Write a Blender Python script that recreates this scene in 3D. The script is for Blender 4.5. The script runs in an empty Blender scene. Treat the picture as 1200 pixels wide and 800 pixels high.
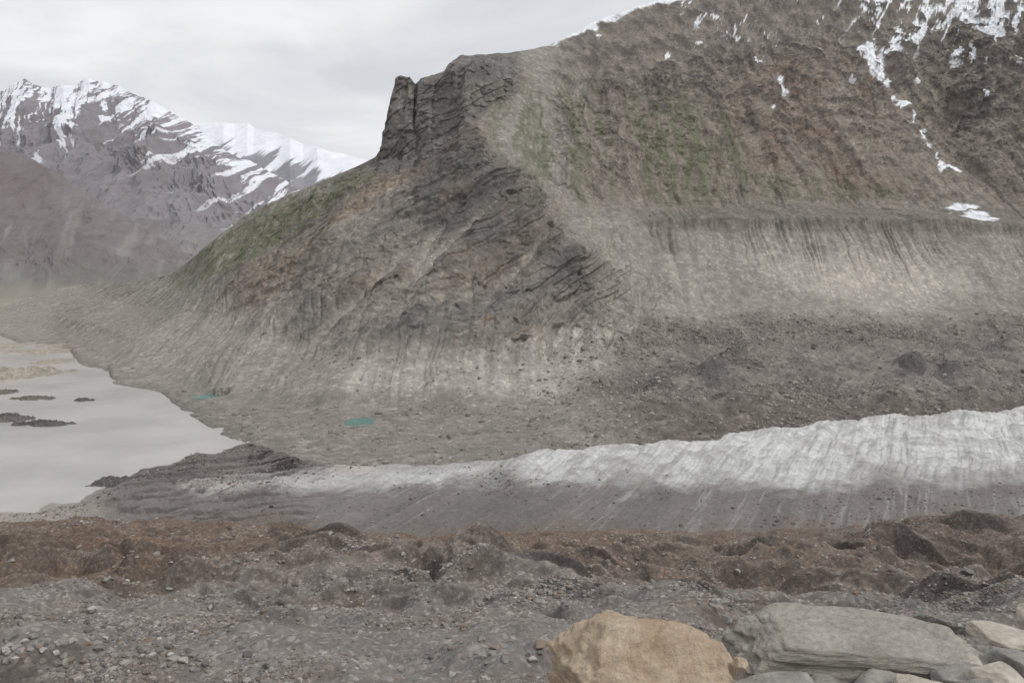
import bpy, numpy as np, math, random
from mathutils import Vector
F=942.0; CU=600.0; HV=320.0; H=120.0
rng=np.random.RandomState(7); random.seed(7)
scene=bpy.context.scene; coll=scene.collection

# ---------------------------------------------------------------- noise
TAB=rng.rand(64,64,64).astype(np.float32)*2-1
def vn(x,y,z):
    x=np.asarray(x,np.float32);y=np.asarray(y,np.float32);z=np.asarray(z,np.float32)
    x,y,z=np.broadcast_arrays(x,y,z)
    xi=np.floor(x);yi=np.floor(y);zi=np.floor(z)
    fx=x-xi;fy=y-yi;fz=z-zi
    fx=fx*fx*(3-2*fx);fy=fy*fy*(3-2*fy);fz=fz*fz*(3-2*fz)
    x0=xi.astype(np.int32)&63;y0=yi.astype(np.int32)&63;z0=zi.astype(np.int32)&63
    x1=(x0+1)&63;y1=(y0+1)&63;z1=(z0+1)&63
    a=TAB[x0,y0,z0]*(1-fx)+TAB[x1,y0,z0]*fx
    b=TAB[x0,y1,z0]*(1-fx)+TAB[x1,y1,z0]*fx
    c=TAB[x0,y0,z1]*(1-fx)+TAB[x1,y0,z1]*fx
    d=TAB[x0,y1,z1]*(1-fx)+TAB[x1,y1,z1]*fx
    a=a*(1-fy)+b*fy; c=c*(1-fy)+d*fy
    return a*(1-fz)+c*fz
def fbm(x,y,z,o=4,g=0.5,seed=0.0,ridge=False):
    s=0;a=1;t=0
    x=x+seed*7.13;y=y+seed*3.71;z=z+seed*5.37
    for i in range(o):
        n=vn(x,y,z)
        if ridge: n=1-2.6*np.abs(n)**0.85
        s=s+a*n;t+=a;a*=g
        x,y=(x*0.8-y*0.6)*2.03+11.3,(x*0.6+y*0.8)*2.03+5.1
        z=z*2.03+7.7
    return s/t
def fbs(x,y,z,o=4,g=0.5,seed=0.0,ridge=False):
    """octaves without rotation: keeps stretched features aligned"""
    s=0;a=1;t=0
    x=x+seed*7.13;y=y+seed*3.71;z=z+seed*5.37
    for i in range(o):
        n=vn(x,y,z)
        if ridge: n=1-2.6*np.abs(n)**0.85
        s=s+a*n;t+=a;a*=g
        x=x*2.07+11.3;y=y*1.7+5.1;z=z*1.7+7.7
    return s/t
def ss(a,b,x):
    t=np.clip((x-a)/(b-a),0,1);return t*t*(3-2*t)
def lin(c):
    c=np.array(c,float)/255.0
    return np.where(c<=0.04045,c/12.92,((c+0.055)/1.055)**2.4)
def polymask(u,v,pts,blur):
    inside=np.zeros(u.shape,bool);d2=np.full(u.shape,1e9,np.float32)
    n=len(pts)
    for i in range(n):
        x1,y1=pts[i];x2,y2=pts[(i+1)%n]
        if y1!=y2:
            cond=((y1>v)!=(y2>v))&(u<(x2-x1)*(v-y1)/(y2-y1)+x1)
            inside^=cond
        dx=x2-x1;dy=y2-y1;L=dx*dx+dy*dy+1e-9
        t=np.clip(((u-x1)*dx+(v-y1)*dy)/L,0,1)
        d2=np.minimum(d2,(u-x1-t*dx)**2+(v-y1-t*dy)**2)
    d=np.sqrt(d2)*np.where(inside,1,-1)
    return ss(-blur,blur,d)
def gsm(a,sig,axis=0):
    if sig<=0: return a
    r=int(sig*3)+1;k=np.exp(-0.5*(np.arange(-r,r+1)/sig)**2);k/=k.sum()
    pad=[(0,0)]*a.ndim;pad[axis]=(r,r);b=np.pad(a,pad,mode='edge')
    n=a.shape[axis];out=0
    for i in range(2*r+1):
        sl=[slice(None)]*a.ndim;sl[axis]=slice(i,i+n);out=out+k[i]*b[tuple(sl)]
    return out

# ---------------------------------------------------------------- mesh
def make_mesh(name,V,faces_idx,col=None,smooth=True,loops_per=4):
    me=bpy.data.meshes.new(name)
    V=np.ascontiguousarray(V,np.float32)
    me.vertices.add(len(V));me.vertices.foreach_set("co",V.ravel())
    f=np.ascontiguousarray(faces_idx,np.int32);n=len(f)
    me.loops.add(n*loops_per);me.loops.foreach_set("vertex_index",f.ravel())
    me.polygons.add(n)
    me.polygons.foreach_set("loop_start",np.arange(0,n*loops_per,loops_per,dtype=np.int32))
    me.polygons.foreach_set("use_smooth",np.full(n,smooth,bool))
    me.update(calc_edges=True)
    if col is not None:
        at=me.color_attributes.new("Col",'FLOAT_COLOR','POINT')
        c=np.ones((len(V),4),np.float32);c[:,:col.shape[1]]=col
        at.data.foreach_set("color",c.ravel())
    return me
def grid_faces(R,C):
    i=np.arange(R*C).reshape(R,C)
    return np.stack([i[:-1,:-1],i[:-1,1:],i[1:,1:],i[1:,:-1]],-1).reshape(-1,4)
def add(name,me,mat,loc=(0,0,0),**kw):
    ob=bpy.data.objects.new(name,me);coll.objects.link(ob);ob.location=loc
    if mat and len(me.materials)==0: me.materials.append(mat)
    for k,v in kw.items(): ob[k]=v
    return ob
def normals(X,Y,Z):
    P=np.stack([X,Y,Z],-1)
    a=np.gradient(P,axis=0);b=np.gradient(P,axis=1)
    n=np.cross(b,a);n/=np.linalg.norm(n,axis=-1,keepdims=True)+1e-9
    return n

# ---------------------------------------------------------------- materials
def N(nt,t,**k):
    n=nt.nodes.new(t)
    for a,b in k.items(): setattr(n,a,b)
    return n
def terrain_mat(name,s1,s2,s3,var=0.35,bump=0.6,dist=1.0,rough=0.95,speck=0.3,stretch=(1,1,1),attr=True,color=(0.2,0.19,0.18),spec=0.15,vd=-0.35,var2=None,ro=0.65):
    if var2 is None: var2=var
    m=bpy.data.materials.new(name);m.use_nodes=True;nt=m.node_tree;L=nt.links.new
    bs=nt.nodes["Principled BSDF"];bs.inputs["Roughness"].default_value=rough
    bs.inputs["Specular IOR Level"].default_value=spec
    tc=N(nt,"ShaderNodeTexCoord");mp=N(nt,"ShaderNodeMapping");mp.inputs["Scale"].default_value=stretch
    L(tc.outputs["Object"],mp.inputs["Vector"])
    def noise(sc,det=6,ro=0.6):
        n=N(nt,"ShaderNodeTexNoise");n.inputs["Scale"].default_value=1.0/sc;n.inputs["Detail"].default_value=det;n.inputs["Roughness"].default_value=ro
        L(mp.outputs[0],n.inputs["Vector"]);return n
    n1=noise(s1);n2=noise(s2,5,ro)
    vo=N(nt,"ShaderNodeTexVoronoi");vo.inputs["Scale"].default_value=1.0/s3;vo.inputs["Randomness"].default_value=1
    L(mp.outputs[0],vo.inputs["Vector"])
    sp=N(nt,"ShaderNodeSeparateColor");L(vo.outputs["Color"],sp.inputs[0])
    def mr(src,a,b,c,d):
        r=N(nt,"ShaderNodeMapRange");r.inputs[1].default_value=a;r.inputs[2].default_value=b;r.inputs[3].default_value=c;r.inputs[4].default_value=d
        L(src,r.inputs[0]);return r.outputs[0]
    f1=mr(n1.outputs["Fac"],0.3,0.7,1-var,1+var)
    f2=mr(n2.outputs["Fac"],0.3,0.7,1-var2,1+var2)
    pw=N(nt,"ShaderNodeMath",operation='POWER');L(sp.outputs[0],pw.inputs[0]);pw.inputs[1].default_value=4
    f3=mr(pw.outputs[0],0,1,1-speck*0.35,1+speck*1.6)
    a=N(nt,"ShaderNodeMath",operation='MULTIPLY');L(f1,a.inputs[0]);L(f2,a.inputs[1])
    b=N(nt,"ShaderNodeMath",operation='MULTIPLY');L(a.outputs[0],b.inputs[0]);L(f3,b.inputs[1])
    vm=N(nt,"ShaderNodeVectorMath",operation='SCALE')
    if attr:
        at=N(nt,"ShaderNodeAttribute",attribute_name="Col");L(at.outputs["Color"],vm.inputs[0])
    else: vm.inputs[0].default_value=color
    L(b.outputs[0],vm.inputs["Scale"]);L(vm.outputs[0],bs.inputs["Base Color"])
    h=N(nt,"ShaderNodeMath",operation='ADD');L(n2.outputs["Fac"],h.inputs[0])
    hm=N(nt,"ShaderNodeMath",operation='MULTIPLY');L(vo.outputs["Distance"],hm.inputs[0]);hm.inputs[1].default_value=vd
    L(hm.outputs[0],h.inputs[1])
    bp=N(nt,"ShaderNodeBump");bp.inputs["Strength"].default_value=bump;bp.inputs["Distance"].default_value=dist
    L(h.outputs[0],bp.inputs["Height"]);L(bp.outputs[0],bs.inputs["Normal"])
    return m

# ---------------------------------------------------------------- row helper
def Yz(v,z): return F*(H-z)/(v-HV)
def row(pts,ug,sig=0,mode='y'):
    p=np.array(pts,float)
    v=np.interp(ug,p[:,0],p[:,1])
    if mode=='y':
        y=np.interp(ug,p[:,0],p[:,2]);
        v=gsm(v,sig);y=gsm(y,sig);z=H-(v-HV)/F*y
    else:
        z=np.interp(ug,p[:,0],p[:,2]);v=gsm(v,sig);z=gsm(z,sig);y=Yz(v,z)
    return y,z
def loft(rows,subs,ug,tsm=3):
    ys=[];zs=[];
    for k in range(len(rows)-1):
        t=np.linspace(0,1,subs[k],endpoint=(k==len(rows)-2))[:,None]
        ys.append(rows[k][0]*(1-t)+rows[k+1][0]*t);zs.append(rows[k][1]*(1-t)+rows[k+1][1]*t)
    Y=np.concatenate(ys);Z=np.concatenate(zs)
    if tsm>0: Y=gsm(Y,tsm,0);Z=gsm(Z,tsm,0)
    X=(ug[None,:]-CU)/F*Y
    return X,Y,Z
def ico(sub):
    import bmesh
    bm=bmesh.new();bmesh.ops.create_icosphere(bm,subdivisions=sub,radius=1)
    v=np.array([x.co[:] for x in bm.verts]);f=np.array([[q.index for q in x.verts] for x in bm.faces]);bm.free();return v,f
v0,f0=ico(1)
def stones(name,label,P,sc,cols,probs,mat,seed,squash=0.6,jit=(0.7,1.25)):
    r=np.random.RandomState(seed);n=len(P)
    ang=r.uniform(0,6.28,n);ca,sa=np.cos(ang),np.sin(ang)
    j=r.uniform(jit[0],jit[1],(n,len(v0),1))
    q=v0[None]*j*np.array([1,0.75,squash])*sc[:,None,None]
    qx=q[...,0]*ca[:,None]-q[...,1]*sa[:,None];qy=q[...,0]*sa[:,None]+q[...,1]*ca[:,None]
    q=np.stack([qx,qy,q[...,2]],-1)+P[:,None,:]
    ff=(f0[None]+np.arange(n)[:,None,None]*len(v0)).reshape(-1,3)
    base=np.array([lin(c) for c in cols]);cc=base[r.choice(len(cols),n,p=probs)]*r.uniform(0.85,1.12,(n,1))
    add(name,make_mesh(name,q.reshape(-1,3),ff,np.repeat(cc,len(v0),0),False,3),mat,kind="stuff",label=label)

# ================================================================ MAIN MOUNTAIN
ug=np.linspace(-330,1400,1850)
R1=row([(-420,385,0),(-60,388,0),(0,394,0),(30,404,0),(50,402,0),(80,410,0),(95,428,0),(130,436,0),(130,449,0),(190,460,0),(215,482,0),(240,496,0),(255,508,0),(290,519,0),(305,535,2),(340,548,3),(420,560,3),(560,556,3),(640,548,3),(720,534,4),(840,526,7),(960,508,9),(1200,492,12),(1480,480,16)],ug,2,'z')
R0=(R1[0]-22,R1[1]-9)
R2=row([(-420,372,4),(-100,378,4),(0,385,4),(60,390,4),(100,408,4),(150,430,4),(200,446,4),(250,465,5),(300,472,5),(400,480,6),(500,483,6),(600,480,8),(700,470,14),(760,455,20),(850,445,25),(950,452,27),(1050,455,28),(1200,445,30),(1480,440,34)],ug,8,'z')
R3=row([(-420,366,2000),(-100,368,2000),(0,375,1900),(60,370,1800),(100,375,1500),(150,395,1180),(200,405,1020),(250,425,840),(300,420,810),(400,425,765),(500,430,740),(600,435,735),(700,420,760),(760,405,830),(850,400,880),(950,405,880),(1050,405,900),(1200,400,920),(1480,400,940)],ug,10)
R4=row([(-420,362,2400),(-100,363,2300),(0,366,2250),(60,352,2150),(100,350,1950),(150,355,1650),(200,365,1300),(250,370,1080),(300,360,960),(400,350,870),(500,345,830),(600,350,820),(700,350,860),(760,352,920),(850,352,970),(950,355,980),(1050,358,1000),(1200,360,1010),(1480,365,1010)],ug,10)
R5=row([(-420,361,2500),(-100,362,2450),(0,362,2400),(60,343,2400),(100,337,2300),(150,340,1900),(200,340,1550),(250,320,1250),(300,300,1120),(400,265,990),(500,245,940),(560,240,915),(620,262,895),(680,300,880),(700,285,930),(760,250,1040),(850,252,1080),(950,250,1100),(1050,252,1120),(1200,268,1120),(1480,290,1100)],ug,5)
R6=row([(-420,360.6,2550),(-100,361.4,2550),(0,361,2450),(60,341,2500),(100,335,2400),(150,336,2000),(200,330,1700),(250,300,1350),(300,270,1250),(400,225,1090),(450,207,1050),(500,195,1010),(540,160,985),(560,180,965),(600,210,965),(640,225,990),(700,242,1060),(760,237,1140),(850,240,1210),(950,240,1240),(1050,242,1270),(1130,249,1280),(1200,260,1250),(1480,275,1210)],ug,4)
R7=row([(-420,360.3,2600),(-100,360.8,2600),(0,360.5,2500),(60,340,2550),(100,333.5,2450),(150,333.5,2050),(200,324,1780),(250,288,1420),(300,248,1330),(350,227,1250),(420,197,1160),(446,188,1110),(466,185,1098),(484,180,1085),(520,150,1055),(545,138,1030),(570,140,1050),(605,108,1130),(640,130,1150),(700,150,1250),(850,140,1420),(950,130,1500),(1050,130,1560),(1110,140,1640),(1160,125,1550),(1200,130,1500),(1480,120,1450)],ug,1.5)
SK=[(-420,360,2650),(-100,360,2650),(0,360,2550),(30,352,2580),(60,339.5,2600),(100,332.5,2500),(150,332.5,2100),(200,322,1800),(240,290,1600),(300,245,1350),(350,224,1270),(420,194,1180),(440,184,1150),(446,174,1125),(450,154,1120),(454,135,1118),(458,114,1118),(463,97,1118),(465,91,1118),(469,89,1118),(478,90,1118),(482,93,1119),(484,96,1121),(487,98,1123),(490,96,1123),(494,92,1124),(503,90,1125),(512,86,1127),(520,83,1130),(527,74,1130),(534,71,1130),(540,65,1130),(560,64,1160),(580,62,1230),(600,60,1300),(640,52,1400),(660,42,1450),(680,32,1500),(700,22,1600),(740,8,1700),(770,0,1800),(800,-20,1900),(900,-70,2100),(1000,-90,2200),(1200,-110,2300),(1480,-130,2300)]
R8=row(SK,ug,0.5)
R7b=row([(-420,360,2620),(0,360.2,2520),(30,352.5,2560),(60,339.7,2580),(100,332.8,2480),(150,332.8,2080),(200,322.5,1790),(240,291,1500),(300,246,1340),(350,225,1260),(420,195,1170),(440,186,1130),(446,176,1112),(450,156,1110),(454,137,1109),(458,116,1108),(463,99,1108),(465,93,1108),(469,91,1108),(478,92,1108),(482,95,1110),(484,99,1114),(487,103,1116),(490,99,1112),(494,95,1108),(505,93,1103),(520,87,1095),(532,76,1085),(545,70,1080),(570,74,1095),(590,84,1125),(605,97,1160),(640,108,1200),(700,100,1380),(850,60,1650),(950,40,1750),(1050,30,1850),(1110,30,1900),(1200,30,1750),(1480,20,1700)],ug,0.6)
R9=(R8[0]+50,R8[1]-60);R10=(R8[0]+700,np.maximum(R8[1]*0.35-60,-30))
subs=[8,80,80,110,160,75,130,130,50,10,8]
X,Y,Z=loft([R0,R1,R2,R3,R4,R5,R6,R7,R7b,R8,R9,R10],subs,ug,1.3)
U=np.broadcast_to(ug[None,:],Y.shape);V=HV+F*(H-Z)/Y
row_i=np.arange(Y.shape[0])[:,None].astype(float)
i7b=sum(subs[:8]);i8=sum(subs[:9])
nr=normals(gsm(gsm(X,4,0),4,1),gsm(gsm(Y,4,0),4,1),gsm(gsm(Z,4,0),4,1))
W=fbm(X/60,Y/60,Z/60,4,seed=1);W2=fbm(X/60,Y/60,Z/60,4,seed=2)
WL=fbm(X/160,Y/160,Z/160,3,seed=18)
Uw=U+W*26;Vw=V+W2*18
cliff=polymask(Uw,Vw,[(225,315),(300,255),(445,185),(450,80),(610,60),(612,105),(560,140),(575,190),(650,235),(690,300),(790,345),(780,395),(700,410),(560,415),(400,400),(300,385),(230,370)],16)
cliff*=ss(220,330,U)
tower=polymask(U+W*4,V+W2*6,[(435,205),(445,60),(605,50),(612,105),(560,140),(530,170),(480,205)],6)
moraine=polymask(Uw*1.0,V+W2*10,[(720,282),(770,256),(1250,262),(1480,290),(1480,400),(1200,372),(1000,362),(800,382),(720,380)],14)
plain=polymask(U,V+W2*10,[(680,400),(800,372),(1480,372),(1480,560),(200,560),(200,470),(560,485)],12)
upper=ss(600,680,U)*ss(262,225,V)
# geology: dipping beds, partly broken
slo=0.62
blk=vn(X/150+W*0.3,Y/150,Z/150+3.3)
bed=(Z-slo*(X+60))+WL*26+W*5+np.round(blk*2)*12
alo=(X+slo*Z)
brk=ss(-0.4,0.1,fbm(X/60,Y/60,Z/60,3,seed=72))
strata=fbs(bed/30,alo/320,Y/260,4,0.62,seed=3)
strat2=fbs(bed/9,alo/140,Y/120,2,0.6,seed=4)
band=fbs(bed/70,alo/400,Y/400,3,0.6,seed=70)
ledge=(ss(0.0,0.2,strata)*1.0+0.55*ss(0.0,0.15,strat2))*(0.35+0.65*brk)
joint=fbs((X+W*5)/13,Y/60,Z/110,2,0.55,seed=5)
jl=ss(-0.05,0.1,joint)
big=fbm(X/120,Y/120,Z/120,4,0.5,seed=6,ridge=True)
crag=fbm(X/34,Y/34,Z/34,4,0.6,seed=19)
cragl=ss(0.0,0.12,fbm((X+slo*Z*0.6)/38,Y/30,(Z-slo*X*0.6)/20,4,0.6,seed=73))
cr2=ss(0.0,0.1,fbm(X/16,Y/16,Z/11,2,0.6,seed=63))
fx=X+W*16+WL*50
gul=fbs(fx/55,(Y-Z)/520,Z/400,3,0.5,seed=8,ridge=True)
gul2=fbs((X+W*10+W2*4)/12,(Y-Z)/200,Z/180,2,0.6,seed=7,ridge=True)
fine=fbm(X/8,Y/8,Z/8,2,0.6,seed=9)
diag=fbs((X-0.75*Z+W*12)/60,(Z+0.8*X)/460,Y/400,3,0.5,seed=20,ridge=True)
chute=ss(0.25,0.75,diag)*ss(215,300,V)          # smooth scree chutes between the ribs
lowc=ss(250,380,V)
rough_=1-0.75*chute
D=cliff*(1-tower)*((big*8+ledge*5.4+cragl*2.2+crag*2.6+cr2*0.8+fine*1.4)*rough_-diag*(6+4*lowc)-gul2*(1.0+1.2*lowc))
D+=tower*(jl*5+ss(0.0,0.12,strat2)*2.0+crag*6+big*4+fine*1.4+cr2*2.5-6)
cleft=np.exp(-((U-486.5)/1.8)**2)*ss(175,140,V)*ss(90,100,V)
D-=cleft*5
mv=ss(-0.4,0.4,WL+W*0.8)
lowfade=0.2+0.8*ss(345,285,V+W*26)
D+=moraine*(-gul2*(1.0+4.0*mv)*lowfade-gul*3.0*lowfade+fine*0.6+crag*2.0)
rimc=ss(700,780,U)*np.exp(-((V-258-ss(1100,1200,U)*10+W*3)/4.5)**2);D+=rimc*5
plainn=fbm(X/42,Y/30,0*X,5,0.55,seed=10);plr=fbm(X/60,Y/35,0*X,4,0.5,seed=29,ridge=True)
rub=fbm(X/13,Y/13,0*X,3,0.6,seed=64)
pr=ss(600,780,U)
D+=plain*(1-moraine)*(plainn*(2.5+8.5*pr)+plr*(0.5+5.0*pr)+rub*(1.4+1.8*pr)+fine*0.9)*ss(-2,16,Z-1+3*ss(300,400,U))
HUM=[(840,440,34,16),(775,455,26,11),(1065,432,26,14),(1110,438,22,11),(1175,412,26,12),(870,425,26,10),(900,470,30,8),(700,455,30,6),(980,440,24,8),(820,470,30,7),(1040,470,30,7),(940,425,22,7),(1140,462,26,7)]
for (hu,hv,hw,hh) in HUM:
    j=np.unravel_index(np.argmin((U-hu)**2+((V-hv)*1.5)**2),Y.shape);w_=hw/F*Y[j]
    dd=((X-X[j]+W*16)/w_)**2+((Y-Y[j]+W2*16)/(w_*1.1))**2
    D+=hh*np.exp(-dd*1.8)*(1+0.5*crag)
D+=upper*(-gul*11-gul2*2.6+fine*1.4+ss(0.0,0.12,strata)*2.5*ss(210,110,V)*brk+cragl*3*ss(240,160,V)+crag*6*ss(230,100,V)+cr2*2.5*ss(0,0.2,crag)+big*8*ss(230,80,V)+crag*1.5)
rest=np.clip(1-cliff-tower-moraine-plain-upper,0,1)
D+=rest*(big*4-gul2*1.8+crag*1.4+fine*0.9-diag*3.0+cragl*0.6)*ss(0,25,Z)
D+=(1-ss(0,25,Z))*(fbm(X/18,Y/30,Z/20,4,0.6,seed=11)*2.3+0.2)*ss(620,560,U)
sky_f=np.interp(row_i,[0,i7b-25,i8,i8+15],[1,1,0.22,0.5])
D=D*sky_f
X2=X+nr[...,0]*D;Y2=Y+nr[...,1]*D;Z2=Z+nr[...,2]*D
ponds=[]
for (pu,pv,pw,ph) in [(243,463,11,2.0),(422,495,13,3.6)]:
    V2=HV+F*(H-Z2)/Y2;U2=CU+F*X2/Y2
    j=np.unravel_index(np.argmin((U2-pu)**2+((V2-pv)*1.5)**2),Y.shape)
    xc,yc=X2[j],Y2[j];rx=pw/F*yc;ry=max(ph*yc*yc/(F*115),rx*0.5)
    d=np.sqrt(((X2-xc)/rx)**2+((Y2-yc)/ry)**2)+fbm(X2/7,Y2/7,0*X2,3,seed=61)*0.8
    near=(d<1.6);zc=np.percentile(Z2[near],35)
    front=(Y2<yc)
    rim=ss(3.2,1.5,d);tgt=np.where(front,np.clip(Z2,zc-0.2,zc+0.35),np.maximum(Z2,zc+0.35));Z2=Z2*(1-rim)+tgt*rim
    m=ss(1.45,1.05,d);Z2=Z2*(1-m)+(zc-1.0)*m
    ponds.append((xc,yc,zc,rx*1.6,ry*1.6))
# ---- colours
def blend(C,m,c): return C*(1-m[...,None])+lin(c)*m[...,None]
def desat(C,k):
    l=(C@np.array([0.25,0.6,0.15]))[...,None];return C*(1-k)+l*k
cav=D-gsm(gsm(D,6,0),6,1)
C=np.zeros(Y.shape+(3,))+lin((142,136,127))
n_a=fbm(X/45,Y/45,Z/45,5,0.6,seed=12);n_b=fbm(X/12,Y/12,Z/12,3,0.6,seed=13)
C=blend(C,ss(210,60,U)*ss(325,345,V)*0.6,(148,140,129))
C=blend(C,ss(640,720,U)*ss(262,228,Vw),(126,117,106))
C=blend(C,ss(640,720,U)*ss(150,60,Vw)*0.7,(115,107,101))
C=blend(C,polymask(Uw,Vw,[(850,150),(880,80),(1010,60),(1040,150),(1060,225),(960,225),(880,190)],25)*(0.25+0.5*ss(-0.2,0.4,n_a)),(126,101,86))
C=blend(C,polymask(Uw,Vw,[(1100,60),(1200,40),(1400,60),(1400,230),(1180,240),(1120,180)],25)*0.8,(112,103,95))
C=blend(C,upper*ss(0.1,-0.8,gul)*0.6,(148,139,127))
C=blend(C,upper*ss(0.05,0.3,crag)*ss(240,110,V)*0.7,(94,88,84))
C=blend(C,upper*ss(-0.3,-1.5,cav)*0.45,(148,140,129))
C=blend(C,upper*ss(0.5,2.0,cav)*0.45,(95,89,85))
C=blend(C,cliff*0.85,(130,123,114))
C=blend(C,cliff*ss(0.05,0.3,band)*0.65,(137,120,103))
C=blend(C,cliff*ss(-0.05,-0.3,band)*0.55,(108,104,101))
C=blend(C,cliff*ss(0.0,0.2,strata)*0.35,(146,139,128))
C=blend(C,cliff*ss(0.12,0.25,strata)*ss(0.0,0.3,n_a)*0.5,(141,118,95))
C=blend(C,cliff*ss(0.05,0.15,strat2)*brk*0.35,(102,97,93))
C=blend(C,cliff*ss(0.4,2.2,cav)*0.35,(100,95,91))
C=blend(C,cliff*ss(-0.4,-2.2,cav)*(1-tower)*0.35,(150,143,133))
C=blend(C,polymask(Uw,Vw,[(480,200),(545,150),(600,215),(680,265),(705,310),(690,345),(640,320),(560,300),(500,260)],14)*0.6,(94,89,86))
C=blend(C,tower*0.9,(112,107,104))
C=blend(C,tower*ss(0,0.3,strat2)*0.5,(134,128,122))
C=blend(C,cleft*0.35,(80,78,77))
C=blend(C,polymask(Uw,Vw,[(640,255),(700,250),(780,300),(800,370),(760,420),(700,380),(690,320)],18)*0.6,(150,143,132))
st=fbs((X+W*8)/9,(Y-Z)/260,Z/220,3,0.6,seed=14)
C=blend(C,moraine*0.85,(146,140,131))
C=blend(C,moraine*ss(-0.1,0.5,st)*ss(280,305,V)*ss(372,340,V)*0.5,(166,159,149))
C=blend(C,moraine*ss(0.2,0.9,gul2)*0.5*lowfade,(114,109,103))
C=blend(C,moraine*ss(0.0,0.4,n_a)*0.5,(126,119,111))
C=blend(C,polymask(Uw,Vw,[(870,300),(1080,295),(1140,335),(1080,362),(960,350)],18)*0.7,(184,176,164))
C=blend(C,polymask(U,V+W2*4+gul2*5,[(742,246),(1480,246),(1480,292),(1200,275),(760,268)],4)*0.65,(116,110,102))
bank=polymask(Uw,Vw+diag*10,[(390,425),(520,430),(640,395),(760,370),(720,430),(640,470),(500,484),(400,480)],12)
C=blend(C,bank*(0.4+0.6*ss(-0.2,0.3,st))*0.95,(172,166,156))
C=blend(C,polymask(Uw,Vw,[(230,350),(340,360),(330,450),(220,455),(150,420)],20)*ss(-0.3,0.2,st)*0.75,(160,153,143))
C=blend(C,(1-plain)*(1-tower)*np.clip(cliff+0.5,0,1)*chute*ss(720,640,U)*0.8,(160,153,143))
C=blend(C,plain*ss(640,780,U)*0.9,(126,119,112))
C=blend(C,plain*ss(640,780,U)*ss(0.0,0.4,n_a)*0.6,(102,96,91))
C=blend(C,plain*ss(640,780,U)*ss(0.05,0.35,plainn)*0.35,(140,132,123))
C=blend(C,plain*ss(680,820,U)*ss(466,484,V+W2*10)*0.7,(100,90,82))
C=blend(C,ss(455,470,V)*ss(700,600,U)*0.8,(134,128,119))
C=blend(C,ss(455,470,V)*ss(0.1,0.4,n_b)*0.3,(150,144,135))
C=blend(C,ss(455,470,V)*ss(0.1,0.4,n_a)*ss(700,600,U)*0.4,(114,107,101))
for (hu,hv,a,b) in [(840,438,26,14),(1065,430,22,12),(1112,438,18,9),(1175,410,22,6),(775,456,24,9),(870,425,18,8),(940,424,16,5)]:
    mm=1-ss(0.4,1.2,np.sqrt(((U-hu+n_b*18+W*14)/a)**2+((V-hv+n_a*14)/b)**2));C=blend(C,mm*0.6,(86,82,80))
gst=fbs((X+W*16+WL*30)/16,(Y-Z)/360,Z/360,4,0.62,seed=15)
gm=polymask(Uw,Vw,[(575,110),(640,95),(720,105),(800,120),(880,155),(905,225),(800,242),(700,238),(640,228),(590,180)],34)*ss(-0.12,0.22,gst+n_b*0.35)
gm=np.maximum(gm,polymask(Uw,Vw,[(860,200),(960,210),(1060,222),(1050,240),(900,236)],9)*ss(-0.3,0.3,n_b)*0.8)
C=blend(C,gm*0.7,(101,105,78))
gm2=polymask(U,V+W2*4,[(195,328),(240,292),(300,252),(350,230),(425,198),(445,200),(440,212),(390,250),(310,300),(260,322),(215,340)],6)*ss(-0.4,0.2,n_b+n_a*0.4)
C=blend(C,gm2*0.78,(106,112,82))
C=blend(C,cliff*ss(0.2,0.45,n_b)*ss(330,250,V)*0.25,(106,107,88))
C=desat(C,0.2)
nn=fbm(X/22,Y/22,Z/22,4,0.7,seed=16)-gul*0.15
Us=U+nn*8;Vs=V+fbm(X/30,Y/30,Z/30,4,0.6,seed=17)*8
sn=polymask(Us,Vs,[(640,54),(668,36),(700,18),(740,4),(790,-25),(860,-25),(800,2),(745,12),(700,29),(668,46)],1.5)
top=polymask(Us,Vs,[(1000,-20),(1010,10),(1030,35),(1012,60),(1020,80),(1028,92),(1036,70),(1075,48),(1120,24),(1150,40),(1185,50),(1215,-5),(1215,-60)],2)
lines=fbs((X-0.8*Z+W*14)/15,(Z+X)/260,Y/260,4,0.66,seed=62)
sn=np.maximum(sn,top*ss(-0.06,0.02,nn*0.4+lines*0.9+0.03-cav*0.03))
top2=polymask(Us,Vs,[(960,-30),(1300,-30),(1300,60),(1140,85),(1000,40)],12)
sn=np.maximum(sn,top2*ss(0.2,0.27,nn*0.3+lines*0.8))
sn=np.maximum(sn,polymask(Us,Vs,[(740,-30),(1000,-30),(990,40),(930,60),(820,35)],12)*ss(0.27,0.33,lines*0.8+nn*0.3))
Up=U+nn*8+crag*5;Vp=V+W2*5+nn*4
for (cu,cv,a,b) in [(1022,72,4,22),(1030,90,4,14),(1038,102,3,7),(1054,126,11,3),(1047,119,3,4),(1066,142,2,7),(1080,160,3,6),(1086,172,4,5),(1096,186,2,6),(1112,201,17,2.6),(1100,196,5,4),(1128,246,20,4),(1145,254,18,3),(1150,258,22,2),(865,44,3,4),(888,72,3,7),(916,100,3,8),(919,108,4,3),(780,66,2.5,5),(840,20,5,2),(1010,62,3,8),(905,130,2,2),(700,40,3,1.5),(1000,95,2,4),(960,60,3,2),(820,52,3,2),(1160,110,3,5),(1075,95,3,3)]:
    sn=np.maximum(sn,1-ss(0.75,1.1,np.sqrt(((Up-cu)/a)**2+((Vp-cv)/b)**2)))
C=C*(1-sn[...,None])+np.array([0.76,0.78,0.81])*sn[...,None]
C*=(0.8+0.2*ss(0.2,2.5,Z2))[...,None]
mt=terrain_mat("mountain_rock",30,11,3.5,var=0.12,var2=0.26,ro=0.78,bump=0.75,dist=4,speck=0.2,vd=-0.2)
me=make_mesh("mountain",np.stack([X2,Y2,Z2],-1).reshape(-1,3),grid_faces(*Y.shape),C.reshape(-1,3),False)
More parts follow.
